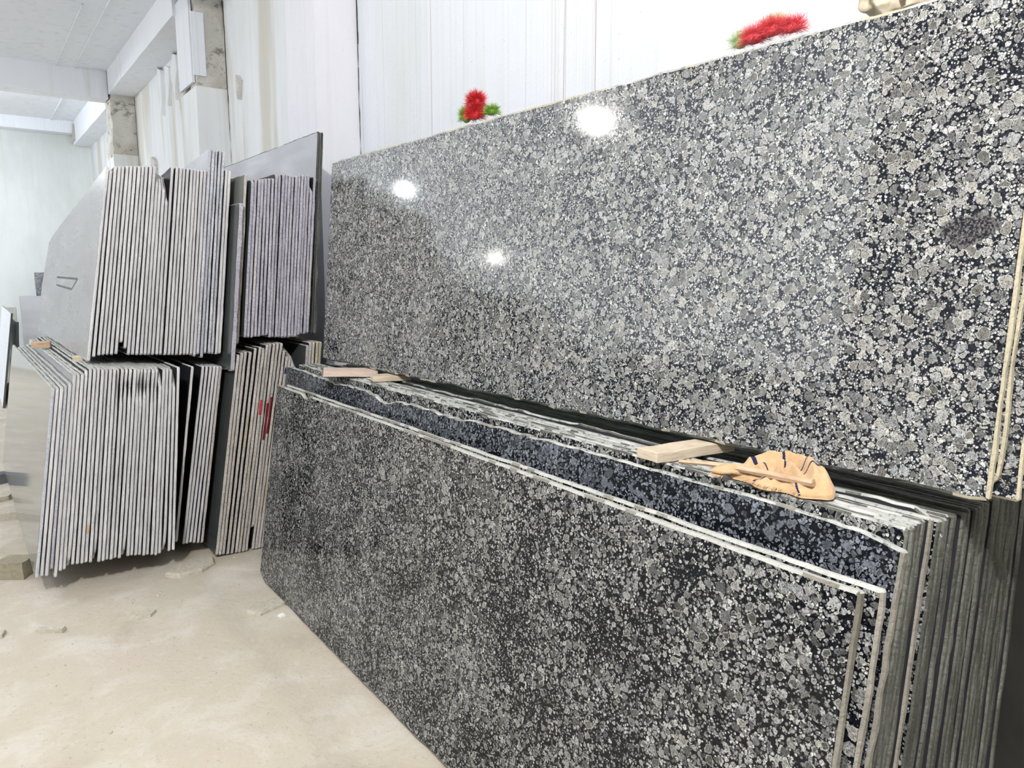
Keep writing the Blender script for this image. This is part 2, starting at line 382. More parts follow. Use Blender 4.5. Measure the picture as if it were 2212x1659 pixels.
def slab(name, label, group, y, xb, zb, xt, zt, L, th, face, edge, yaw=0., top=None, poly=None, rag=(.002, .0012, .0015), seed=0, chip=.003, big=.006, cham=.0022, step=.035):
    rr = random.Random(seed)
    h = math.hypot(xt-xb, zt-zb); lean = math.atan2(xt-xb, zt-zb)
    if poly is None: poly = [(0, 0, rag[0]), (0, h, rag[1]), (L, h, .0005), (L, 0, rag[2])]
    else: poly = [(u, v*h, a) for u, v, a in poly]
    me = slab_mesh(name, poly, th, rr, face, edge, step=step, chip=chip, big=big, cham=cham)
    if top: edge_tops(me, top)
    o = bpy.data.objects.new(name, me); o.location = (xb, y, zb); o.rotation_euler = (0, lean, yaw)
    link(o); return tag(o, label, 'slab', group)
def relax(pairs, gap):
    """Even out a row of leaning slabs so that no two touch: [((xb, zb), (xt, zt)), ...]."""
    z0 = sum(p[0][1] for p in pairs)/len(pairs); z1 = sum(p[1][1] for p in pairs)/len(pairs); cols = []
    for zr in (z0, z1):
        x = [b[0]+(t[0]-b[0])*(zr-b[1])/(t[1]-b[1]) for b, t in pairs]; n = len(x); sm = x[:]
        for i in range(1, n-1): sm[i] = .35*x[i]+.65*(x[i-1]+x[i+1])/2
        for i in range(1, n): sm[i] = max(sm[i], sm[i-1]+gap)
        cols.append(sm)
    out = []
    for p, q, (b, t) in zip(cols[0], cols[1], pairs):
        k = (q-p)/(z1-z0); out.append(((p+k*(b[1]-z0), b[1]), (q+k*(t[1]-z1), t[1])))
    return out
ORD = 'zeroth first second third fourth fifth sixth seventh eighth ninth tenth eleventh twelfth thirteenth fourteenth fifteenth sixteenth seventeenth eighteenth nineteenth twentieth'.split()
def nth(i):
    if i <= 20: return ORD[i]
    if i == 30: return 'thirtieth'
    return ('twenty-' if i < 30 else 'thirty-')+ORD[i % 10]
A_b = [(0.142,0.104),(0.162,0.108),(0.180,0.108),(0.203,0.134),(0.215,0.093),(0.235,0.119),(0.253,0.120),(0.267,0.121),(0.289,0.134),(0.308,0.134),(0.325,0.132),(0.344,0.132),(0.360,0.131),(0.378,0.129),(0.396,0.126),(0.414,0.125),(0.432,0.124),(0.448,0.125),(0.464,0.125),(0.486,0.122),(0.504,0.119),(0.522,0.125),(0.539,0.121),(0.557,0.119),(0.576,0.115),(0.592,0.112),(0.609,0.108),(0.630,0.107),(0.648,0.098),(0.665,0.101),(0.685,0.102),(0.715,0.107),(0.729,0.106)]
A_t = [(0.277,0.983),(0.293,0.983),(0.310,0.988),(0.327,0.991),(0.342,1.002),(0.361,1.042),(0.378,1.040),(0.395,1.043),(0.413,1.055),(0.432,1.062),(0.449,1.061),(0.465,1.060),(0.482,1.058),(0.497,1.057),(0.514,1.056),(0.530,1.055),(0.547,1.053),(0.567,1.052),(0.584,1.051),(0.603,1.049),(0.619,1.048),(0.635,1.047),(0.651,1.045),(0.666,1.044),(0.683,1.043),(0.700,1.042),(0.715,1.041),(0.732,1.039),(0.743,1.036),(0.751,1.036),(0.763,1.030),(0.783,1.031),(0.813,1.040)]
B_b = [(0.816,0.066),(0.832,0.065),(0.849,0.067),(0.869,0.060),(0.888,0.055),(0.910,0.051)]
B_t = [(0.971,1.015),(0.991,1.014),(1.011,1.012),(1.030,1.011),(1.046,1.009),(1.063,1.008)]
C_b = [(0.956,0.003),(0.972,-0.001),(0.991,-0.002),(1.008,-0.006),(1.039,-0.008),(1.057,-0.007),(1.076,-0.012),(1.094,-0.010),(1.111,-0.012),(1.133,-0.011),(1.151,-0.013),(1.161,-0.012),(1.179,-0.014)]
C_t = [(1.127,1.075),(1.147,1.085),(1.166,1.087),(1.186,1.086),(1.225,1.104),(1.246,1.110),(1.262,1.102),(1.283,1.120),(1.302,1.123),(1.321,1.123),(1.343,1.125),(1.362,1.124),(1.375,1.082),(1.396,1.083),(1.414,1.080),(1.428,1.069),(1.441,1.055),(1.507,1.103),(1.526,1.117),(1.545,1.119),(1.564,1.120),(1.583,1.119)]
D_b = [(0.445,1.075),(0.471,1.095),(0.490,1.101),(0.514,1.102),(0.529,1.101),(0.547,1.100),(0.568,1.103),(0.596,1.157),(0.609,1.128),(0.625,1.095),(0.642,1.094),(0.661,1.092),(0.680,1.091),(0.701,1.090),(0.718,1.089),(0.735,1.087),(0.754,1.086),(0.773,1.085),(0.792,1.084),(0.811,1.083),(0.830,1.081),(0.847,1.080),(0.867,1.079),(0.885,1.078),(0.904,1.077),(0.920,1.076),(0.931,1.067),(0.952,1.078),(0.968,1.058),(0.991,1.078),(1.009,1.077),(1.029,1.073),(1.045,1.072),(1.062,1.074)]
D_t = [(0.596,2.011),(0.609,1.995),(0.631,2.014),(0.649,2.016),(0.667,2.019),(0.684,2.021),(0.700,2.022),(0.718,2.024),(0.738,2.025),(0.755,2.027),(0.772,2.028),(0.789,2.030),(0.806,2.029),(0.819,2.003),(0.836,2.004),(0.849,2.001),(0.866,1.995),(0.892,2.036),(0.912,2.035),(0.928,2.034),(0.946,2.033),(0.964,2.033),(0.980,2.032),(0.998,2.031),(1.013,2.030),(1.031,2.029),(1.046,2.028),(1.076,2.141),(1.094,2.132),(1.109,2.134),(1.129,2.135),(1.148,2.134),(1.154,2.039),(1.168,2.037)]
E_b = [(1.171,1.162),(1.188,1.161),(1.208,1.160),(1.226,1.164),(1.245,1.163),(1.269,1.167),(1.285,1.169),(1.303,1.156),(1.320,1.155),(1.337,1.154),(1.355,1.153),(1.373,1.152),(1.388,1.151),(1.409,1.150),(1.426,1.152),(1.444,1.151),(1.461,1.160),(1.481,1.165),(1.500,1.166),(1.517,1.168)]
E_t = [(1.255,1.986),(1.272,1.988),(1.291,1.989),(1.308,1.993),(1.325,1.996),(1.343,1.998),(1.361,1.999),(1.383,2.027),(1.402,2.027),(1.421,2.025),(1.438,2.026),(1.456,2.025),(1.473,2.019),(1.491,2.021),(1.507,2.024),(1.525,2.030),(1.543,2.029),(1.562,2.033),(1.577,2.029),(1.597,2.026)]
# lower left stack of grey slabs, counted from the left along its near ends
for i, ((xb, zb), (xt, zt)) in enumerate(relax(list(zip(A_b, A_t)), .0158)):
    k = i+1; lab = f'upright grey stone slab, {nth(k)} from the left in the lower left stack'
    y = 3.92+rs.uniform(-.008, .008); poly = None; h = 1.; e = E_GREY; L = 2.4-.012*i
    if i == 0: lab = 'mirror-polished grey slab at the left front of the lower left stack'; L = 2.62
    if i in (0, 3): e = E_BLUE
    if i == 11: lab = 'grey slab with an orange stain on its end, twelfth in the lower left stack'
    if 16 <= i <= 26:                                              # the damaged corners in the middle of the stack
        d = .02+.05*math.sin((i-15)/12*3.14)+rs.uniform(0, .02)
        poly = [(0, 0, .002), (0, .80+rs.uniform(-.04, .02), .006), (d*.4, .9, .005), (d*.15, .985, .003), (.02, 1, .001), (L, 1, .0005), (L, 0, .0015)]
    if i in (7, 13, 20, 30): poly = [(.05, 0, .001), (.012, .05, .002), (0, .12, .002), (0, 1, .001), (L, 1, .0005), (L, 0, .0015)]
    if i in (27, 31): poly = [(0, 0, .002), (0, .9, .002), (.05, .97, .002), (.12, 1, .001), (L, 1, .0005), (L, 0, .0015)]
    th = .0142
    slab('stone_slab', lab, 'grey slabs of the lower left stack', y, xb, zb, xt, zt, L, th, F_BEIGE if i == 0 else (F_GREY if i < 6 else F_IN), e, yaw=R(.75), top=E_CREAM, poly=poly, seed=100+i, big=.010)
slab('stone_slab', 'single grey slab leaning askew in the dark gap right of the lower left stack', None, 4.02, .765, .113, .902, 1.027, 2.2, .014, F_IN, E_GREY, yaw=R(.75), seed=140)
for i, ((xb, zb), (xt, zt)) in enumerate(relax(list(zip(B_b, B_t)), .0158)):
    slab('stone_slab', f'grey slab, {nth(i+1)} of six leaning together above the flat offcut', 'six leaning grey slabs right of the gap', 4.1+rs.uniform(-.005, .005), xb, zb, xt, zt, 2.2, .0142, F_IN, E_GREY if i < 5 else E_PINK, yaw=R(.5), seed=150+i)
# lower set with pinkish sawn ends
tt = C_t[:17]; nC = len(tt)
cb = C_b+[(C_b[-1][0]+.018*(k+1), -.012) for k in range(20)]
CC = relax([(cb[i] if i < 12 else (1.179+.0175*(i-12), -.012), tt[i]) for i in range(nC)], .0168)
for i in range(nC):
    (xb, zb), (xt, zt) = CC[i]
    lab = f'pinkish-edged slab, {nth(i+1)} from the left in the lower set beside the black granite'
    poly = None; L = 2.3
    if i == 0: lab = 'dark-faced slab standing on the dirt at the left of the pinkish-edged set'
    if i == 9: poly = [(.07, 0, .001), (.05, .10, .003), (.0, .12, .002), (0, 1, .0005), (L, 1, .0005), (L, 0, .0015)]
    if i in (13, 14, 15, 16): poly = [(0, 0, .002), (0, .965-.012*(i-13), .002), (.10, .985, .003), (.24, 1.03, .001), (L, 1, .0005), (L, 0, .0015)]
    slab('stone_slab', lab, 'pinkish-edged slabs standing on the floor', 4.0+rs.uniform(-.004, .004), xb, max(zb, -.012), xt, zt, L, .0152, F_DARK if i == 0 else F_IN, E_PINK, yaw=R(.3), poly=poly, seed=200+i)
for i, (xt, zt) in enumerate(C_t[17:]):
    slab('stone_slab', f'tan-edged slab, {nth(i+1)} of five at the far end of the black granite', 'tan-edged slabs behind the black granite', 4.0+rs.uniform(-.004, .004), xt-.12, -.01, xt, zt, 2.3, .0158, F_DARK if i == 0 else F_IN, E_PINK if i < 3 else E_TAN, yaw=R(.3), seed=240+i)
# upper left stack, standing on the lower one
for i, ((xb, zb), (xt, zt)) in enumerate(relax(list(zip(D_b, D_t)), .0162)):
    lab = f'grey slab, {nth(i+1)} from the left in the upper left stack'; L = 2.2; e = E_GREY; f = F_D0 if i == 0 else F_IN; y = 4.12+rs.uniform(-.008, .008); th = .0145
    poly = [(0, 0, .002), (0, 1, .0012), (.55, .94, .0005), (1.66, .80, .0005), (1.9, .70, .0005), (2.1, 0, .0015)]
    if i == 0:
        lab = 'large polished slab with a cut-off top corner, leftmost of the upper left stack'
        poly = [(0, 0, .002), (0, 1, .0012), (.6, .925, .0005), (1.5, .815, .0005), (2.1, .735, .0005), (2.28, .69, .0005), (2.5, .35, .0005), (2.45, .0, .001), (1.2, .002, .001), (.3, .002, .001)]
    if 13 <= i <= 16:
        c = (.965, .955, .935, .87)[i-13]; poly = [(0, 0, .002), (0, c-.03, .005), (.05+.03*(i-13), 1, .001), (.6, .95, .0005), (1.66, .80, .0005), (1.9, .70, .0005), (2.1, 0, .0015)]
        lab = f'grey slab with a broken top corner, {nth(i-12)} of four in the upper left notch'
    if i == 7: poly = [(.05, 0, .001), (.0, .005, .001), (0, 1, .001), (.55, .94, .0005), (1.66, .8, .0005), (2.1, 0, .0015)]
    if 27 <= i <= 31:
        lab = f'tall bluish slab, {nth(i-26)} of five rising above the right part of the upper left stack'; e = E_BLUE; f = F_TALL if i == 27 else F_IN
        poly = [(0, 0, .003), (0, 1, .0015), (.60, .955, .0005), (1.3, .915, .0005), (1.8, .8, .0005), (1.9, 0, .001)]
        if i > 31: e = E_GREY
    slab('stone_slab', lab, 'slabs of the upper left stack', y, xb, zb, xt, zt, L, th, f, e, yaw=R(.8), poly=poly, seed=300+i, chip=.005 if 27 <= i <= 31 else .003, big=.010 if i else .003)
slab('stone_slab', 'dark green-grey slab hanging lower than its neighbours between the two upper stacks', None, 3.99, 1.087, .992, 1.180, 1.86, 1.6, .022, F_DARK, E_LAV, yaw=R(.6), seed=360, rag=(.004, .002, .008))
slab('stone_slab', 'dull grey slab with slanting saw marks behind the low dark slab between the upper stacks', None, 4.03, 1.133, 1.13, 1.226, 2.012, 1.6, .016, F_SAW, E_PINK, yaw=R(.6), seed=361, rag=(.003, .002, .003))
for i, ((xb, zb), (xt, zt)) in enumerate(relax(list(zip(E_b, E_t)), .0168)):
    poly = None
    if i in (0, 7, 8): poly = [(0, 0, .002), (0, .985, .001), (.02, 1, .001), (1.9, 1, .001), (1.9, 0, .002)]
    if i == 18: poly = [(0, 0, .002), (0, .90, .002), (.05, .95, .001), (.06, 1, .001), (1.9, 1, .001), (1.9, 0, .002)]
    slab('stone_slab', f'lavender-edged slab, {nth(i+1)} from the left in the upper middle stack', 'lavender-edged slabs of the upper middle stack', 4.02+rs.uniform(-.007, .007), xb, zb, xt, zt, 1.9, .0152, F_DARK if i == 0 else F_IN, E_LAV, yaw=R(.3), poly=poly, seed=400+i, top=E_PINK, rag=(.0025, .004, .004))
slab('stone_slab', 'tallest pale grey slab rising behind the upper middle stack, the nearer of two', 'two tall slabs against the column', 4.07, 1.560, 1.16, 1.648, 2.277, 2.3, .014, F_TALL, E_OLIVE, yaw=R(.8), seed=440)
slab('stone_slab', 'tallest pale grey slab behind the upper middle stack, the one next to the column', 'two tall slabs against the column', 4.07, 1.582, 1.16, 1.668, 2.275, 2.3, .014, F_TALL, E_OLIVE, yaw=R(.8), seed=441)

# ------------------------------------------------------------------ black granite: the lower stack
RAD = .004
def gran(label, group, y, xb, zb, xt, zt, L, th, face, edge, seed, yaw=0., top=None, poly=None, **k):
    return slab('granite_slab', label, group, y, xb, zb, xt, zt, L, th, face, edge, yaw=yaw, top=top, poly=poly, seed=seed, **k)
gran('black granite slab with grey pebbles, foremost of the lower stack, standing on the dirt', 'front pair of black granite slabs', .62, 1.062, .0, 1.196, .958, 2.982, .019, G_LO, E_END, 500, yaw=R(-.05), top=E_CREAM, cham=.003,
     poly=[(0, 0, .001), (0, 1, .0012), (2.55, 1, .001), (2.585, .978, .003), (2.61, .985, .002), (2.65, 1, .001), (2.982, 1, .0015), (2.982, .02, .002), (2.9, -.01, .003)])
gran('black granite slab directly behind the foremost one in the lower stack', 'front pair of black granite slabs', .603, 1.098, .0, 1.240, .955, 2.99, .018, G_LO, E_END, 501, yaw=R(-.05), top=E_CREAM, cham=.003)
gran('blue-black granite slab with a ragged chipped top edge, third in the lower stack', None, .62, 1.165, .01, 1.345, 1.02, 3.2, .021, G_BL, E_END, 502, yaw=R(.3), top=E_DUST, cham=.0025, step=.022, chip=.006,
     poly=[(0, 0, .0012), (0, .978, .003), (.05, .988, .003), (.22, .998, .002), (.6, 1., .0022), (1.0, .997, .004), (1.55, .985, .005), (1.95, .985, .006), (2.1, .965, .006), (2.28, .99, .005), (2.6, .985, .005), (2.85, .995, .003), (3.2, 1.0, .001), (3.2, 0, .001)])
def lower(i, y, xb, xt, zt, th, lab, edge=E_OLIVE, L=3.1, face=F_IN, **k):
    gran(lab, 'black granite slabs packed behind the ragged one', y, xb, .01, xt, zt, L, th, face, edge, 510+i, yaw=R(.2), top=E_DUST if i < 10 else None, rag=(.0012, .0010, .002), **k)  # tops under the upper slabs stay dark, painting in the shadow gap
for i in range(5):
    lower(i, .632+rs.uniform(-.003, .003), 1.238+.0160*i, 1.371+.0155*i, 1.033+.0005*i, .0140, f'granite slab with a rough end, {nth(i+1)} of the tight five behind the ragged-topped slab', face=G_LO if i == 0 else F_IN)
lower(5, .625, 1.322, 1.451, 1.036, .016, 'granite slab with a pale clean end standing alone between two dark gaps', E_END)
lower(6, .630, 1.372, 1.497, 1.022, .0165, 'granite slab with a dark polished corner right of the pale-ended single slab', face=G_LO)
lower(7, .630, 1.3915, 1.5165, 1.032, .0165, 'granite slab with a chipped cream-coloured top corner at the edge of the shadow', E_OLIVE, poly=[(0, 0, .002), (0, .95, .004), (.03, .985, .004), (.06, 1, .003), (3.1, 1, .001), (3.1, 0, .002)])
for i in range(22):
    xt = 1.5365+.0192*i; xb = 1.414+.0192*i+.05*i/16
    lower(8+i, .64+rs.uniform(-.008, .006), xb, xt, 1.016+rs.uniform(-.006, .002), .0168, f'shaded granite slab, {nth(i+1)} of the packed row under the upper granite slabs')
# the upper stack
UP = [(1.451, 3.635, 1.551, .569)]
u0 = gran('huge pale pebbled granite slab, front of the upper stack', None, .569, 1.551, 1.066, 1.640, 2.052, 3.068, .018, G_UP0, E_TAN, 560, yaw=R(1.85), top=E_DUST, cham=.003, step=.03,
     poly=[(0, 0, .0015), (0, 1, .002), (3.068, 1, .0003), (3.068, 0, .0026)])
for i, (dy, dx, dz, th) in enumerate(((-.004, .022, .004, .017), (-.034, .047, -.002, .018), (-.05, .078, .02, .018), (-.03, .104, .015, .018))):
    shade_under(u0, E_OLIVE)
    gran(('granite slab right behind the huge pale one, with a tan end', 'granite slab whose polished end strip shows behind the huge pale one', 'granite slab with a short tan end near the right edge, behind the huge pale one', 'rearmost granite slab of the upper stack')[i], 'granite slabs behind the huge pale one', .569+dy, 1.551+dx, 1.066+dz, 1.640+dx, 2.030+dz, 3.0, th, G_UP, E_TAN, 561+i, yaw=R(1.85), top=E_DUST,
         poly=[(.03, -.0, .001), (.0, .04, .003), (0, 1, .002), (3.0, 1, .0015), (3.0, 0, .0025)] if i == 0 else None)

# paint and stains on the slab ends
def mark(parent_label, name, col, pts, ya, yb):
    p = next(o for o in S.objects if o.get('label') == parent_label); bm = bmesh.new()
    f = [bm.verts.new((x, ya, z)) for x, z in pts]; g = [bm.verts.new((x, yb, z)) for x, z in pts]; n = len(pts)
    bm.faces.new(f); bm.faces.new(g[::-1])
    for i in range(n): bm.faces.new((f[i], f[(i+1) % n], g[(i+1) % n], g[i]))
    o = obj(name, bm, col); o.parent = p; o.matrix_parent_inverse = (Matrix.Translation(p.location) @ p.rotation_euler.to_matrix().to_4x4()).inverted(); return o
REDP = plain('red_paint', (.50, .03, .05), .7); DREDP = plain('dark_red_paint', (.16, .01, .015), .7); BLUEP = plain('navy_paint', (.02, .02, .10), .6); ORNG = plain('orange_stain', (.60, .38, .18), .8)

def end_mark(group, name, mat, x, za, zb, y0, w=.0125):
    """a flat patch of colour on the near end of the slab that passes x at height za"""
    best = None
    for o in S.objects:
        if o.get('group') != group: continue
        k = math.tan(o.rotation_euler.y); xa = o.location.x+(za-o.location.z)*k
        if best is None or abs(xa+.0075-x) < best[0]: best = (abs(xa+.0075-x), o, k)
    _, o, k = best; X = lambda z: o.location.x+(z-o.location.z)*k+.0014
    ya = o.location.y-.0012; n = 5; L = []; Rr = []
    for i in range(n+1):
        z = za+(zb-za)*i/n; q = rs.uniform(0, .002); L.append((X(z)+q, z)); Rr.append((X(z)+w-q, z))
    return mark(o['label'], name, mat, L+Rr[::-1], ya, ya+.002)
gC = 'pinkish-edged slabs standing on the floor'
end_mark(gC, 'red_paint_mark', REDP, 1.243, .822, .740, 4)
end_mark(gC, 'dark_red_smear', DREDP, 1.272, .80, .60, 4); end_mark(gC, 'dark_red_smear', DREDP, 1.290, .83, .63, 4)
end_mark(gC, 'navy_mark', BLUEP, 1.372, .952, .986, 4, .009)
end_mark('grey slabs of the lower left stack', 'orange_stain', ORNG, .364, .275, .313, 4, .0115)
d0 = next(o for o in S.objects if o.get('label', '').startswith('large polished slab with a cut-off')); bm = bmesh.new()
q = [(1.58, .405), (.60, .40), (.81, .34), (1.56, .355)]
for (a, b), (c, d) in zip(q, q[1:]+q[:1]):
    t = .006; bm.faces.new([bm.verts.new(p) for p in ((-.0006, a, b-t), (-.0006, a, b+t), (-.0006, c, d+t), (-.0006, c, d-t))])
bmesh.ops.solidify(bm, geom=bm.faces[:], thickness=.0005)
obj('faint_stamp', bm, plain('faint_stamp_ink', (.33, .34, .35), .6), d0)

# ------------------------------------------------------------------ wooden spacers, the stick, the scarf
def plank(name, label, loc, dims, rot, mat, seed, taper=0., cat='wood block', group=None, cuts=4, amp=.0035):
    bm = bmesh.new(); a, b, c = (d/2 for d in dims); box(bm, -a, a, -b, b, -c, c); rr = random.Random(seed)
    bmesh.ops.subdivide_edges(bm, edges=bm.edges[:], cuts=cuts, use_grid_fill=True)
    for v in bm.verts:
        v.co += noise.noise_vector(v.co*18+Vector((seed, 0, 0)))*amp
        if taper: v.co.z *= 1-taper*(v.co.x/a*.5+.5); v.co.y *= 1-taper*.6*(v.co.x/a*.5+.5)
    o = obj(name, bm, mat); o.location = loc; o.rotation_euler = rot
    m = o.modifiers.new('b', 'BEVEL'); m.width = min(dims)*.08; m.segments = 2; m.limit_method = 'ANGLE'; m.angle_limit = R(50)
    return tag(o, label, cat, group)
plank('wood_block', 'thick pale wood block in the middle, under the huge granite slab', (1.475, 1.245, 1.0485), (.27, .074, .027), (0, 0, R(-6)), WOOD, 1)
plank('wood_block', 'long pinkish wood block at the far end, nearest the grey stacks', (1.385, 3.14, 1.054), (.24, .125, .026), (0, R(2), R(-24)), WOOD_P, 2)
plank('wood_block', 'small wood block right of the long pinkish one, half in shadow', (1.475, 2.92, 1.048), (.17, .085, .024), (0, 0, R(-17)), WOOD, 3)
plank('wood_wedge', 'small wood wedge under the near left corner of the upper left stack', (.437, 4.36, 1.063), (.05, .035, .036), (0, 0, R(-20)), WOOD, 4, cat='wedge')
plank('wood_wedge', 'small brown wedge on the lower left stack, farther back', (.345, 5.35, 1.069), (.10, .055, .036), (0, 0, R(-10)), WOOD_S, 5, cat='wedge')
def sweep(bm, pts, rad, seg=12, sub=8, wr=.0, seed=0, flat=1., mi=0):
    P = [Vector(p) for p in pts]; n = len(P); C = []; Rr = []
    for i in range(n-1):
        p0 = P[max(i-1, 0)]; p1 = P[i]; p2 = P[i+1]; p3 = P[min(i+2, n-1)]
        for k in range(sub):
            t = k/sub; C.append(.5*((2*p1)+(p2-p0)*t+(2*p0-5*p1+4*p2-p3)*t*t+(3*p1-p0-3*p2+p3)*t**3)); Rr.append(rad[i]*(1-t)+rad[i+1]*t)
    C.append(P[-1]); Rr.append(rad[-1]); rings = []
    for i, c in enumerate(C):
        t = (C[min(i+1, len(C)-1)]-C[max(i-1, 0)]).normalized(); s = t.cross(Vector((0, 0, 1))).normalized(); u = s.cross(t)
        ring = []
        for k in range(seg):
            a = 2*math.pi*k/seg; r = Rr[i]*(1+wr*noise.noise(Vector((k*.9, i*.13, seed)))+wr*.6*math.sin(a*3+i*.25+seed))
            ring.append(bm.verts.new(c+s*math.cos(a)*r*flat+u*math.sin(a)*r))
        rings.append(ring)
    for a, b in zip(rings, rings[1:]):
        for k in range(seg): f = bm.faces.new((a[k], a[(k+1) % seg], b[(k+1) % seg], b[k])); f.material_index = mi
    for r, q in ((rings[0], 1), (rings[-1], -1)): bm.faces.new(r[::-q]).material_index = mi
    return C
bm = bmesh.new(); sweep(bm, [(1.366, 1.176, 1.047), (1.372, 1.07, 1.060), (1.376, .95, 1.067), (1.384, .832, 1.070)], [.005, .0068, .008, .0085], seg=6, wr=.10)
tag(obj('wooden_stick', bm, WOOD_S), 'rough brown wooden stick lying across the tan scarf', 'stick')
def cloth_mat(name, c, d):
    m = N(name); co = m.coords(False)
    f = m.noise(co, 55, 3, .6).outputs[0]; col = m.mix(m.step(f, .3, .7), c, d)
    m.bump(m.noise(m.stretch(co, (1, .5, 1)), 60, 3, .6, 1.).outputs[0], .5, .004); m.p.inputs['Sheen Weight'].default_value = .2
    return m.out(col, .9, .1)
CLOTH = cloth_mat('tan_cloth', (.50, .325, .18), (.56, .38, .22)); STRIPE = cloth_mat('navy_stripe', (.012, .012, .045), (.02, .02, .06))
bm = bmesh.new(); NP, NR = 420, 40; cx, cy, cz = 1.405, .925, 1.036; rings = []
def bend(p): return noise.noise(Vector((math.cos(p)*1.3, math.sin(p)*1.3, 4.2)))
for j in range(NR+1):
    r = j/NR; ring = []
    for i in range(NP):
        p = 2*math.pi*i/NP; c, s_ = math.cos(p), math.sin(p)
        back = .5+.5*math.tanh(s_*2.2)                                 # 1 over the back, 0 at the front
        rx = (.082*back+.046*(1-back))*(1+.10*bend(p*1.0)); ry = .118*(1+.06*math.sin(3*p+1))
        if c < -.55 and s_ < .3: ry *= 1.12
        if not back > .5: rx *= 1+.18*math.sin(7*p+.6)
        x = cx+s_*rx*r; y = cy-c*ry*r
        n1 = noise.noise(Vector((x*22, y*14, 1.7))); n2 = noise.noise(Vector((x*55, y*40, 9.1)))
        right = max(0, c)                                            # the bunched-up end
        sb = min(1, max(0, (s_+.35)/1.15)); sb = sb*sb*(3-2*sb)
        H = .017+.046*sb*(1-.25*max(0, -c))+.009*right*(1-.5*abs(s_))
        prof = math.sqrt(max(0, 1-r**5))*(.50+.50*math.exp(-((r-.72)/.26)**2))
        fold = .0105*math.sin(r*22+3.2*n1+1.1*math.sin(2*p))*(.35+.65*back)*(1-r**6)
        pleat = .0060*math.sin(p*(13 if back > .5 else 19)+5*r+3*n1)*r*(1-r**5)*(1-.4*back)
        z = cz+.006+(H*prof+(fold+pleat+.003*n2)*(1-r**4))
        if False: z += .004*math.sin(x*180+y*60)*(1-r**6)
        ring.append(bm.verts.new((x, y, max(z, cz+.005))))
    rings.append(ring)
marks = (40, 62, 120, 178, 246, 300, 372)
for j in range(1, NR):
    for i in range(NP):
        k = (i+1) % NP; f = bm.faces.new((rings[j][i], rings[j+1][i], rings[j+1][k], rings[j][k]))
        sh = 9*math.sin(j*.11+i*.01); f.material_index = 1 if any(abs((i+sh)-q) < 1.7+18/j for q in marks) and j > 12 else 0
cap = bm.verts.new((cx, cy, rings[1][0].co.z))
for i in range(NP): bm.faces.new((rings[1][(i+1) % NP], cap, rings[1][i]))
low = [bm.verts.new((v.co.x*.98+cx*.02, v.co.y*.98+cy*.02, cz+.001)) for v in rings[NR]]
for i in range(NP): k = (i+1) % NP; bm.faces.new((rings[NR][i], low[i], low[k], rings[NR][k]))
bm.faces.new(low)
sweep(bm, [(1.350,1.062,1.050),(1.360,1.042,1.056),(1.378,1.02,1.060),(1.40,1.003,1.062)], [.007,.011,.011,.010], wr=.45, flat=1.5, seed=6, seg=16)
scarf = obj('scarf', bm, [CLOTH, STRIPE], smooth=True)
tag(scarf, 'tan scarf with dark stripes, crumpled on top of the lower granite stack', 'scarf')
rr = random.Random(8)
def tassels(n, fn, name):
    bm = bmesh.new()
    for k in range(n):
        b, d = fn(k/n); sweep(bm, [b, b+d*.6+Vector((0, 0, .001)), b+d*1.3], [.0014, .0011, .0005], seg=4, sub=2)
    o = obj(name, bm, CLOTH, scarf); o['kind'] = 'stuff'
tassels(18, lambda t: (Vector((1.350+rr.uniform(-.004, .008), 1.060-.03*t, 1.047)), Vector((-.010, rr.uniform(-.004, .006), -.003))), 'left_fringe')
tassels(34, lambda t: (Vector((1.362+rr.uniform(-.003, .006), .985-.14*t, 1.047)), Vector((-.010, rr.uniform(-.006, .004), -.002))), 'front_fringe')

# ------------------------------------------------------------------ bristle brushes on the top edge of the upper stack
RED = plain('red_bristle', (.62, .035, .045), .5, spec=.4); DRED = plain('pinkish_red_bristle', (.68, .07, .09), .55, spec=.4)
GREEN = plain('green_bristle', (.20, .38, .05), .5, spec=.4); PGREEN = plain('pale_green_bristle', (.42, .56, .26), .5, spec=.4)
def bristles(mat, lobes, n, thick, seed, parent, curl=.3, name='bristles'):
    rr = random.Random(seed); bm = bmesh.new()
    for (c, ra, ln, k) in lobes:
        c = Vector(c)
        for _ in range(int(n*k)):
            d = Vector((rr.gauss(0, 1), rr.gauss(0, 1), rr.gauss(0, 1)+.25)).normalized()
            if d.z < -.45: d.z = -d.z
            a = c+Vector((d.x*ra[0], d.y*ra[1], d.z*ra[2]))*rr.uniform(.2, .9); l = ln*rr.uniform(.65, 1.15)
            sd = d.cross(Vector((rr.random(), rr.random(), rr.random()))).normalized(); mid = a+d*l*.55+sd*l*curl*rr.uniform(-.4, .4); e = a+d*l+sd*l*curl*rr.uniform(-.7, .7)
            q = d.cross(sd)
            r0 = [bm.verts.new(a+(sd*math.cos(t)+q*math.sin(t))*thick) for t in (0, 2.09, 4.19)]; r1 = [bm.verts.new(mid+(sd*math.cos(t)+q*math.sin(t))*thick*.8) for t in (0, 2.09, 4.19)]
            ti = bm.verts.new(e)
            for j in range(3): bm.faces.new((r0[j], r0[(j+1) % 3], r1[(j+1) % 3], r1[j])); bm.faces.new((r1[j], r1[(j+1) % 3], ti))
        bmesh.ops.create_icosphere(bm, subdivisions=2, radius=1, matrix=Matrix.Translation(c) @ Matrix.Diagonal((ra[0]*.8, ra[1]*.8, ra[2]*.8, 1)))
    return obj(name, bm, mat, parent)
b1 = empty('bristle_brush', (1.60, 2.42, 2.060)); tag(b1, 'round bristle brush, bright red over green, on the far part of the granite top', 'brush')
bristles(RED, [((0, 0, .028), (.026, .034, .024), .034, .6), ((0, -.006, .072), (.024, .030, .024), .036, .5)], 1900, .0007, 1, b1, .25, 'red_bristles')
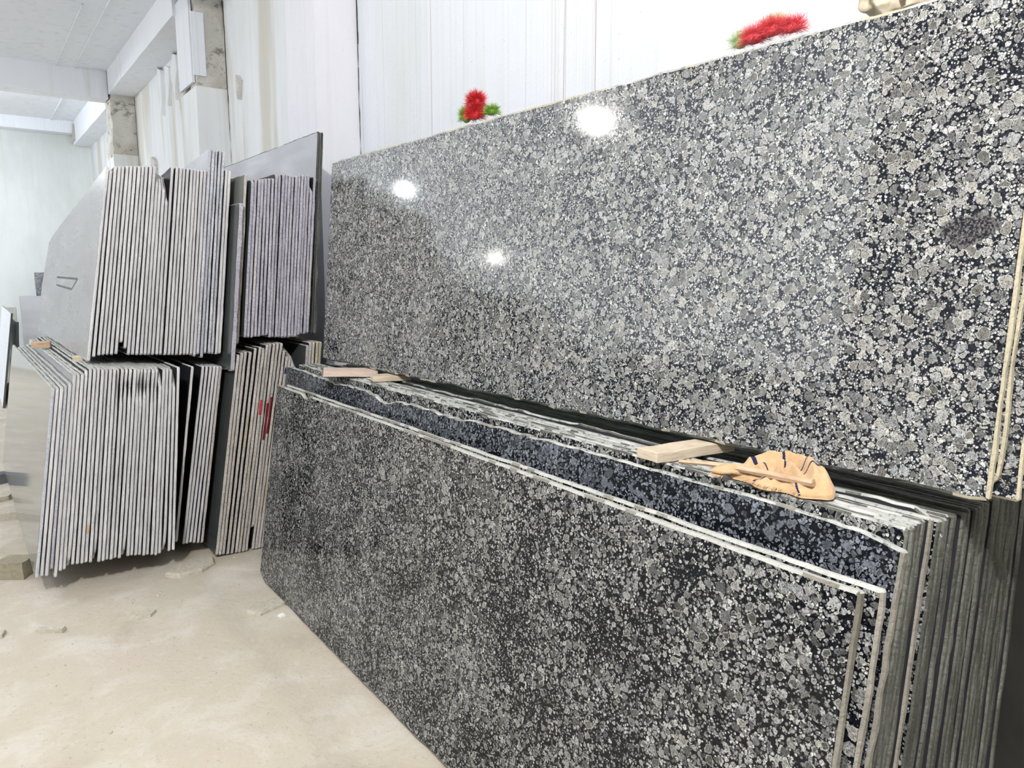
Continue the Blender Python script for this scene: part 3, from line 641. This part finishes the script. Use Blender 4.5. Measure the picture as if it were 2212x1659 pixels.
bristles(GREEN, [((.012, .078, .034), (.020, .030, .028), .030, .6), ((.030, -.065, .030), (.018, .032, .014), .028, .4)], 1500, .0006, 2, b1, .25, 'green_bristles')
b2 = empty('bristle_brush', (1.650, 1.185, 2.068)); tag(b2, 'wide shaggy brush of tangled red bristles on the near part of the granite top', 'brush')
bristles(DRED, [((0, .04, .014), (.022, .034, .018), .030, .6), ((0, -.01, .020), (.022, .040, .018), .032, .6), ((0, -.065, .012), (.02, .034, .014), .028, .5)], 1500, .0004, 3, b2, .9, 'red_bristles')
bristles(PGREEN, [((.016, .095, .018), (.018, .022, .018), .030, .45), ((.035, .01, .046), (.015, .035, .014), .024, .4)], 1000, .0004, 4, b2, .8, 'green_bristles')
# crumpled bag at the top edge of the frame
BAG = plain('cream_bag_cloth', (.66, .58, .44), .85, .004, 30); PINK = plain('pink_cloth', (.72, .36, .34), .85)
bm = bmesh.new()
bmesh.ops.create_icosphere(bm, subdivisions=5, radius=1)
for v in bm.verts:
    c = v.co; c.x *= .045; c.y *= .085; c.z *= .045; v.co = c+noise.noise_vector(c*24)*.016+noise.noise_vector(c*60)*.005
bag = obj('cloth_bag', bm, BAG, smooth=True); bag.location = (1.725, .90, 2.104); tag(bag, 'crumpled cream cloth bag on the granite top, at the top of the photo', 'bag')
bm = bmesh.new(); sweep(bm, [(-.028, .0, .038), (-.042, -.015, .01), (-.046, -.03, -.025)], [.008, .007, .004], wr=.2, flat=1.4); obj('pink_strap', bm, PINK, bag, smooth=True)

# ------------------------------------------------------------------ slabs far away at the left
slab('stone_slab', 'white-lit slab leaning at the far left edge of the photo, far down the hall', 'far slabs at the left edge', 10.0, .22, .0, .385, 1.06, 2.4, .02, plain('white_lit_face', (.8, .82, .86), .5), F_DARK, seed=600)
slab('stone_slab', 'dark narrow slab behind the white-lit one at the far left edge', 'far slabs at the left edge', 10.2, .36, .0, .43, .95, 2.4, .03, F_DARK, F_DARK, seed=601)
MARB = stone_face('marbled_grey', (.50, .50, .53), .5)
def flatslab(label, x, w, y, h, mat, lean, seed):
    rr = random.Random(seed); me = slab_mesh('stone_slab', [(0, 0, .003), (0, h, .003), (w, h, .003), (w, 0, .003)], .02, rr, mat, E_CREAM, step=.1)
    o = bpy.data.objects.new('stone_slab', me); o.location = (x, y, 0); o.rotation_euler = (0, lean, R(-90)); link(o); tag(o, label, 'slab', 'slabs against the back wall')
flatslab('pale marbled grey slab leaning on the back wall at the far left', .76, .50, 16.0, 1.10, MARB, R(4), 610)
flatslab('darker speckled slab standing highest behind the pale marbled one by the back wall', 1.03, .30, 16.2, 1.52, granite('speckled_far', .06, .2, .5, .4), R(3), 611)
flatslab('thin pale slab low at the back wall, left of the marbled one', .50, .18, 15.6, .92, E_CREAM, R(4), 612)

# ------------------------------------------------------------------ pieces of stone lying on the ground
def chip(name, label, x, y, pts, th, mat, rot=0, cat='stone', tilt=0, group=None, z=0., seed=0):
    bm = bmesh.new(); n = len(pts); rr = random.Random(seed)
    b = [bm.verts.new((p[0]*1.04, p[1]*1.04, 0)) for p in pts]; m_ = [bm.verts.new((p[0]*1.02+rr.uniform(-.003, .003), p[1]*1.02, th*.6)) for p in pts]; t = [bm.verts.new((p[0]*.96, p[1]*.96, th+rr.uniform(-.001, .001))) for p in pts]
    bm.faces.new(b[::-1]); bm.faces.new(t)
    for a, c in ((b, m_), (m_, t)):
        for i in range(n): bm.faces.new((a[i], a[(i+1) % n], c[(i+1) % n], c[i]))
    o = obj(name, bm, mat); o.location = (x, y, fl(x, y)+z); o.rotation_euler = (tilt, 0, rot); return tag(o, label, cat, group)
chip('stone_offcut', 'flat pale stone offcut with cut corners in front of the six leaning slabs', .80, 3.90, [(-.115, -.03), (-.06, -.085), (.045, -.075), (.12, -.02), (.135, .06), (.10, .10), (.02, .09), (-.03, .04)], .026, STONE_CH, 0, seed=1)
chip('stone_offcut', 'dust-covered flat stone half under the foremost black granite slab', .985, 3.26, [(-.085, .0), (-.045, -.065), (.11, -.02), (.13, .06), (-.03, .055)], .016, STONE_CH, .0, z=-.003, seed=2)
chip('stone_offcut', 'half-buried stone lump in the middle of the dirt floor', .51, 3.47, [(-.06, .02), (-.03, -.03), (.025, -.035), (.055, .01), (.03, .04), (-.03, .05)], .02, STONE_CH, 0, z=-.008, seed=3)
chip('stone_offcut', 'thin oblong stone strip on the floor at the left', .165, 3.53, [(-.055, -.014), (.055, -.014), (.055, .014), (-.055, .014)], .018, STONE_CH, R(-33), seed=4)
chip('stone_offcut', 'corner of a stone piece cut by the left photo edge, beside the oblong strip', -.035, 3.62, [(-.04, -.03), (.03, -.03), (.045, .02), (.0, .04), (-.04, .03)], .014, STONE_CH, 0, seed=5)
bm = bmesh.new(); box(bm, -.075, .065, -.06, .06, 0, .085); bmesh.ops.subdivide_edges(bm, edges=bm.edges[:], cuts=5, use_grid_fill=True)
for v in bm.verts: v.co += noise.noise_vector(v.co*20)*.005
o = obj('stone_block', bm, BRICK); o.location = (.085, 4.34, -.006); o.rotation_euler = (0, 0, R(-33)); tag(o, 'squared brown block holding up the polished slab at the bottom left of the stack', 'block')
for i, yy in enumerate((4.5, 5.9)):
    bm = bmesh.new(); box(bm, .17, .80, yy, yy+.12, -.01, .088); o = obj('timber_bearer', bm, WOOD_S); tag(o, ('timber bearer in the dark under the near half of the lower left stack', 'timber bearer in the dark under the far half of the lower left stack')[i], 'timber', 'bearers under the lower left stack')
bm = bmesh.new(); box(bm, -.22, .19, 5.39, 5.47, -.01, .035); o = obj('stone_strip', bm, STONE_CH); tag(o, 'long low stone strip on the ground left of the polished slab', 'stone')
chip('broken_stone', 'dark rough broken stone on the ground by the left edge', .06, 6.42, [(-.12, -.05), (.0, -.07), (.10, -.03), (.07, .05), (-.12, .08)], .07, plain('dark_rock', (.13, .14, .15), .9, .01, 12), 0, seed=6)
chip('broken_stone', 'round-edged pale stone with a dark rim, nearer than the dark broken stone', .05, 5.9, [(-.1, -.05), (-.02, -.07), (.06, -.03), (.085, .03), (.03, .05), (-.1, .06)], .03, STONE_CH, 0, seed=7)
chip('stone_chip', 'bright white square chip in front of the dust-covered flat stone', 1.012, 3.13, [(-.013, -.012), (.012, -.014), (.014, .010), (-.010, .013)], .008, WHITE_CH, .3, seed=8)
rr = random.Random(11); cs = []
for i in range(70):
    x, y = rr.uniform(.05, 1.05), rr.uniform(1.7, 4.0)
    if x > y*.42-.1 and x > .85: continue
    cs.append((x, y))
bm = bmesh.new()
for x, y in cs:
    r = rr.choice((.003, .004, .005, .007, .010)); z = fl(x, y); k = rr.randint(4, 6); ph = rr.random()*6
    b = [bm.verts.new((x+math.cos(ph+6.28*j/k)*r*rr.uniform(.6, 1.2), y+math.sin(ph+6.28*j/k)*r*rr.uniform(.6, 1.2), z)) for j in range(k)]
    t = [bm.verts.new((v.co.x*.3+x*.7+(v.co.x-x)*.4, y+(v.co.y-y)*.7, z+r*.5)) for v in b]
    bm.faces.new(t)
    for j in range(k): bm.faces.new((b[j], b[(j+1) % k], t[(j+1) % k], t[j]))
o = obj('gravel_crumbs', bm, STONE_CH); o['kind'] = 'stuff'; tag(o, 'tiny stone crumbs scattered over the dusty floor', 'gravel')
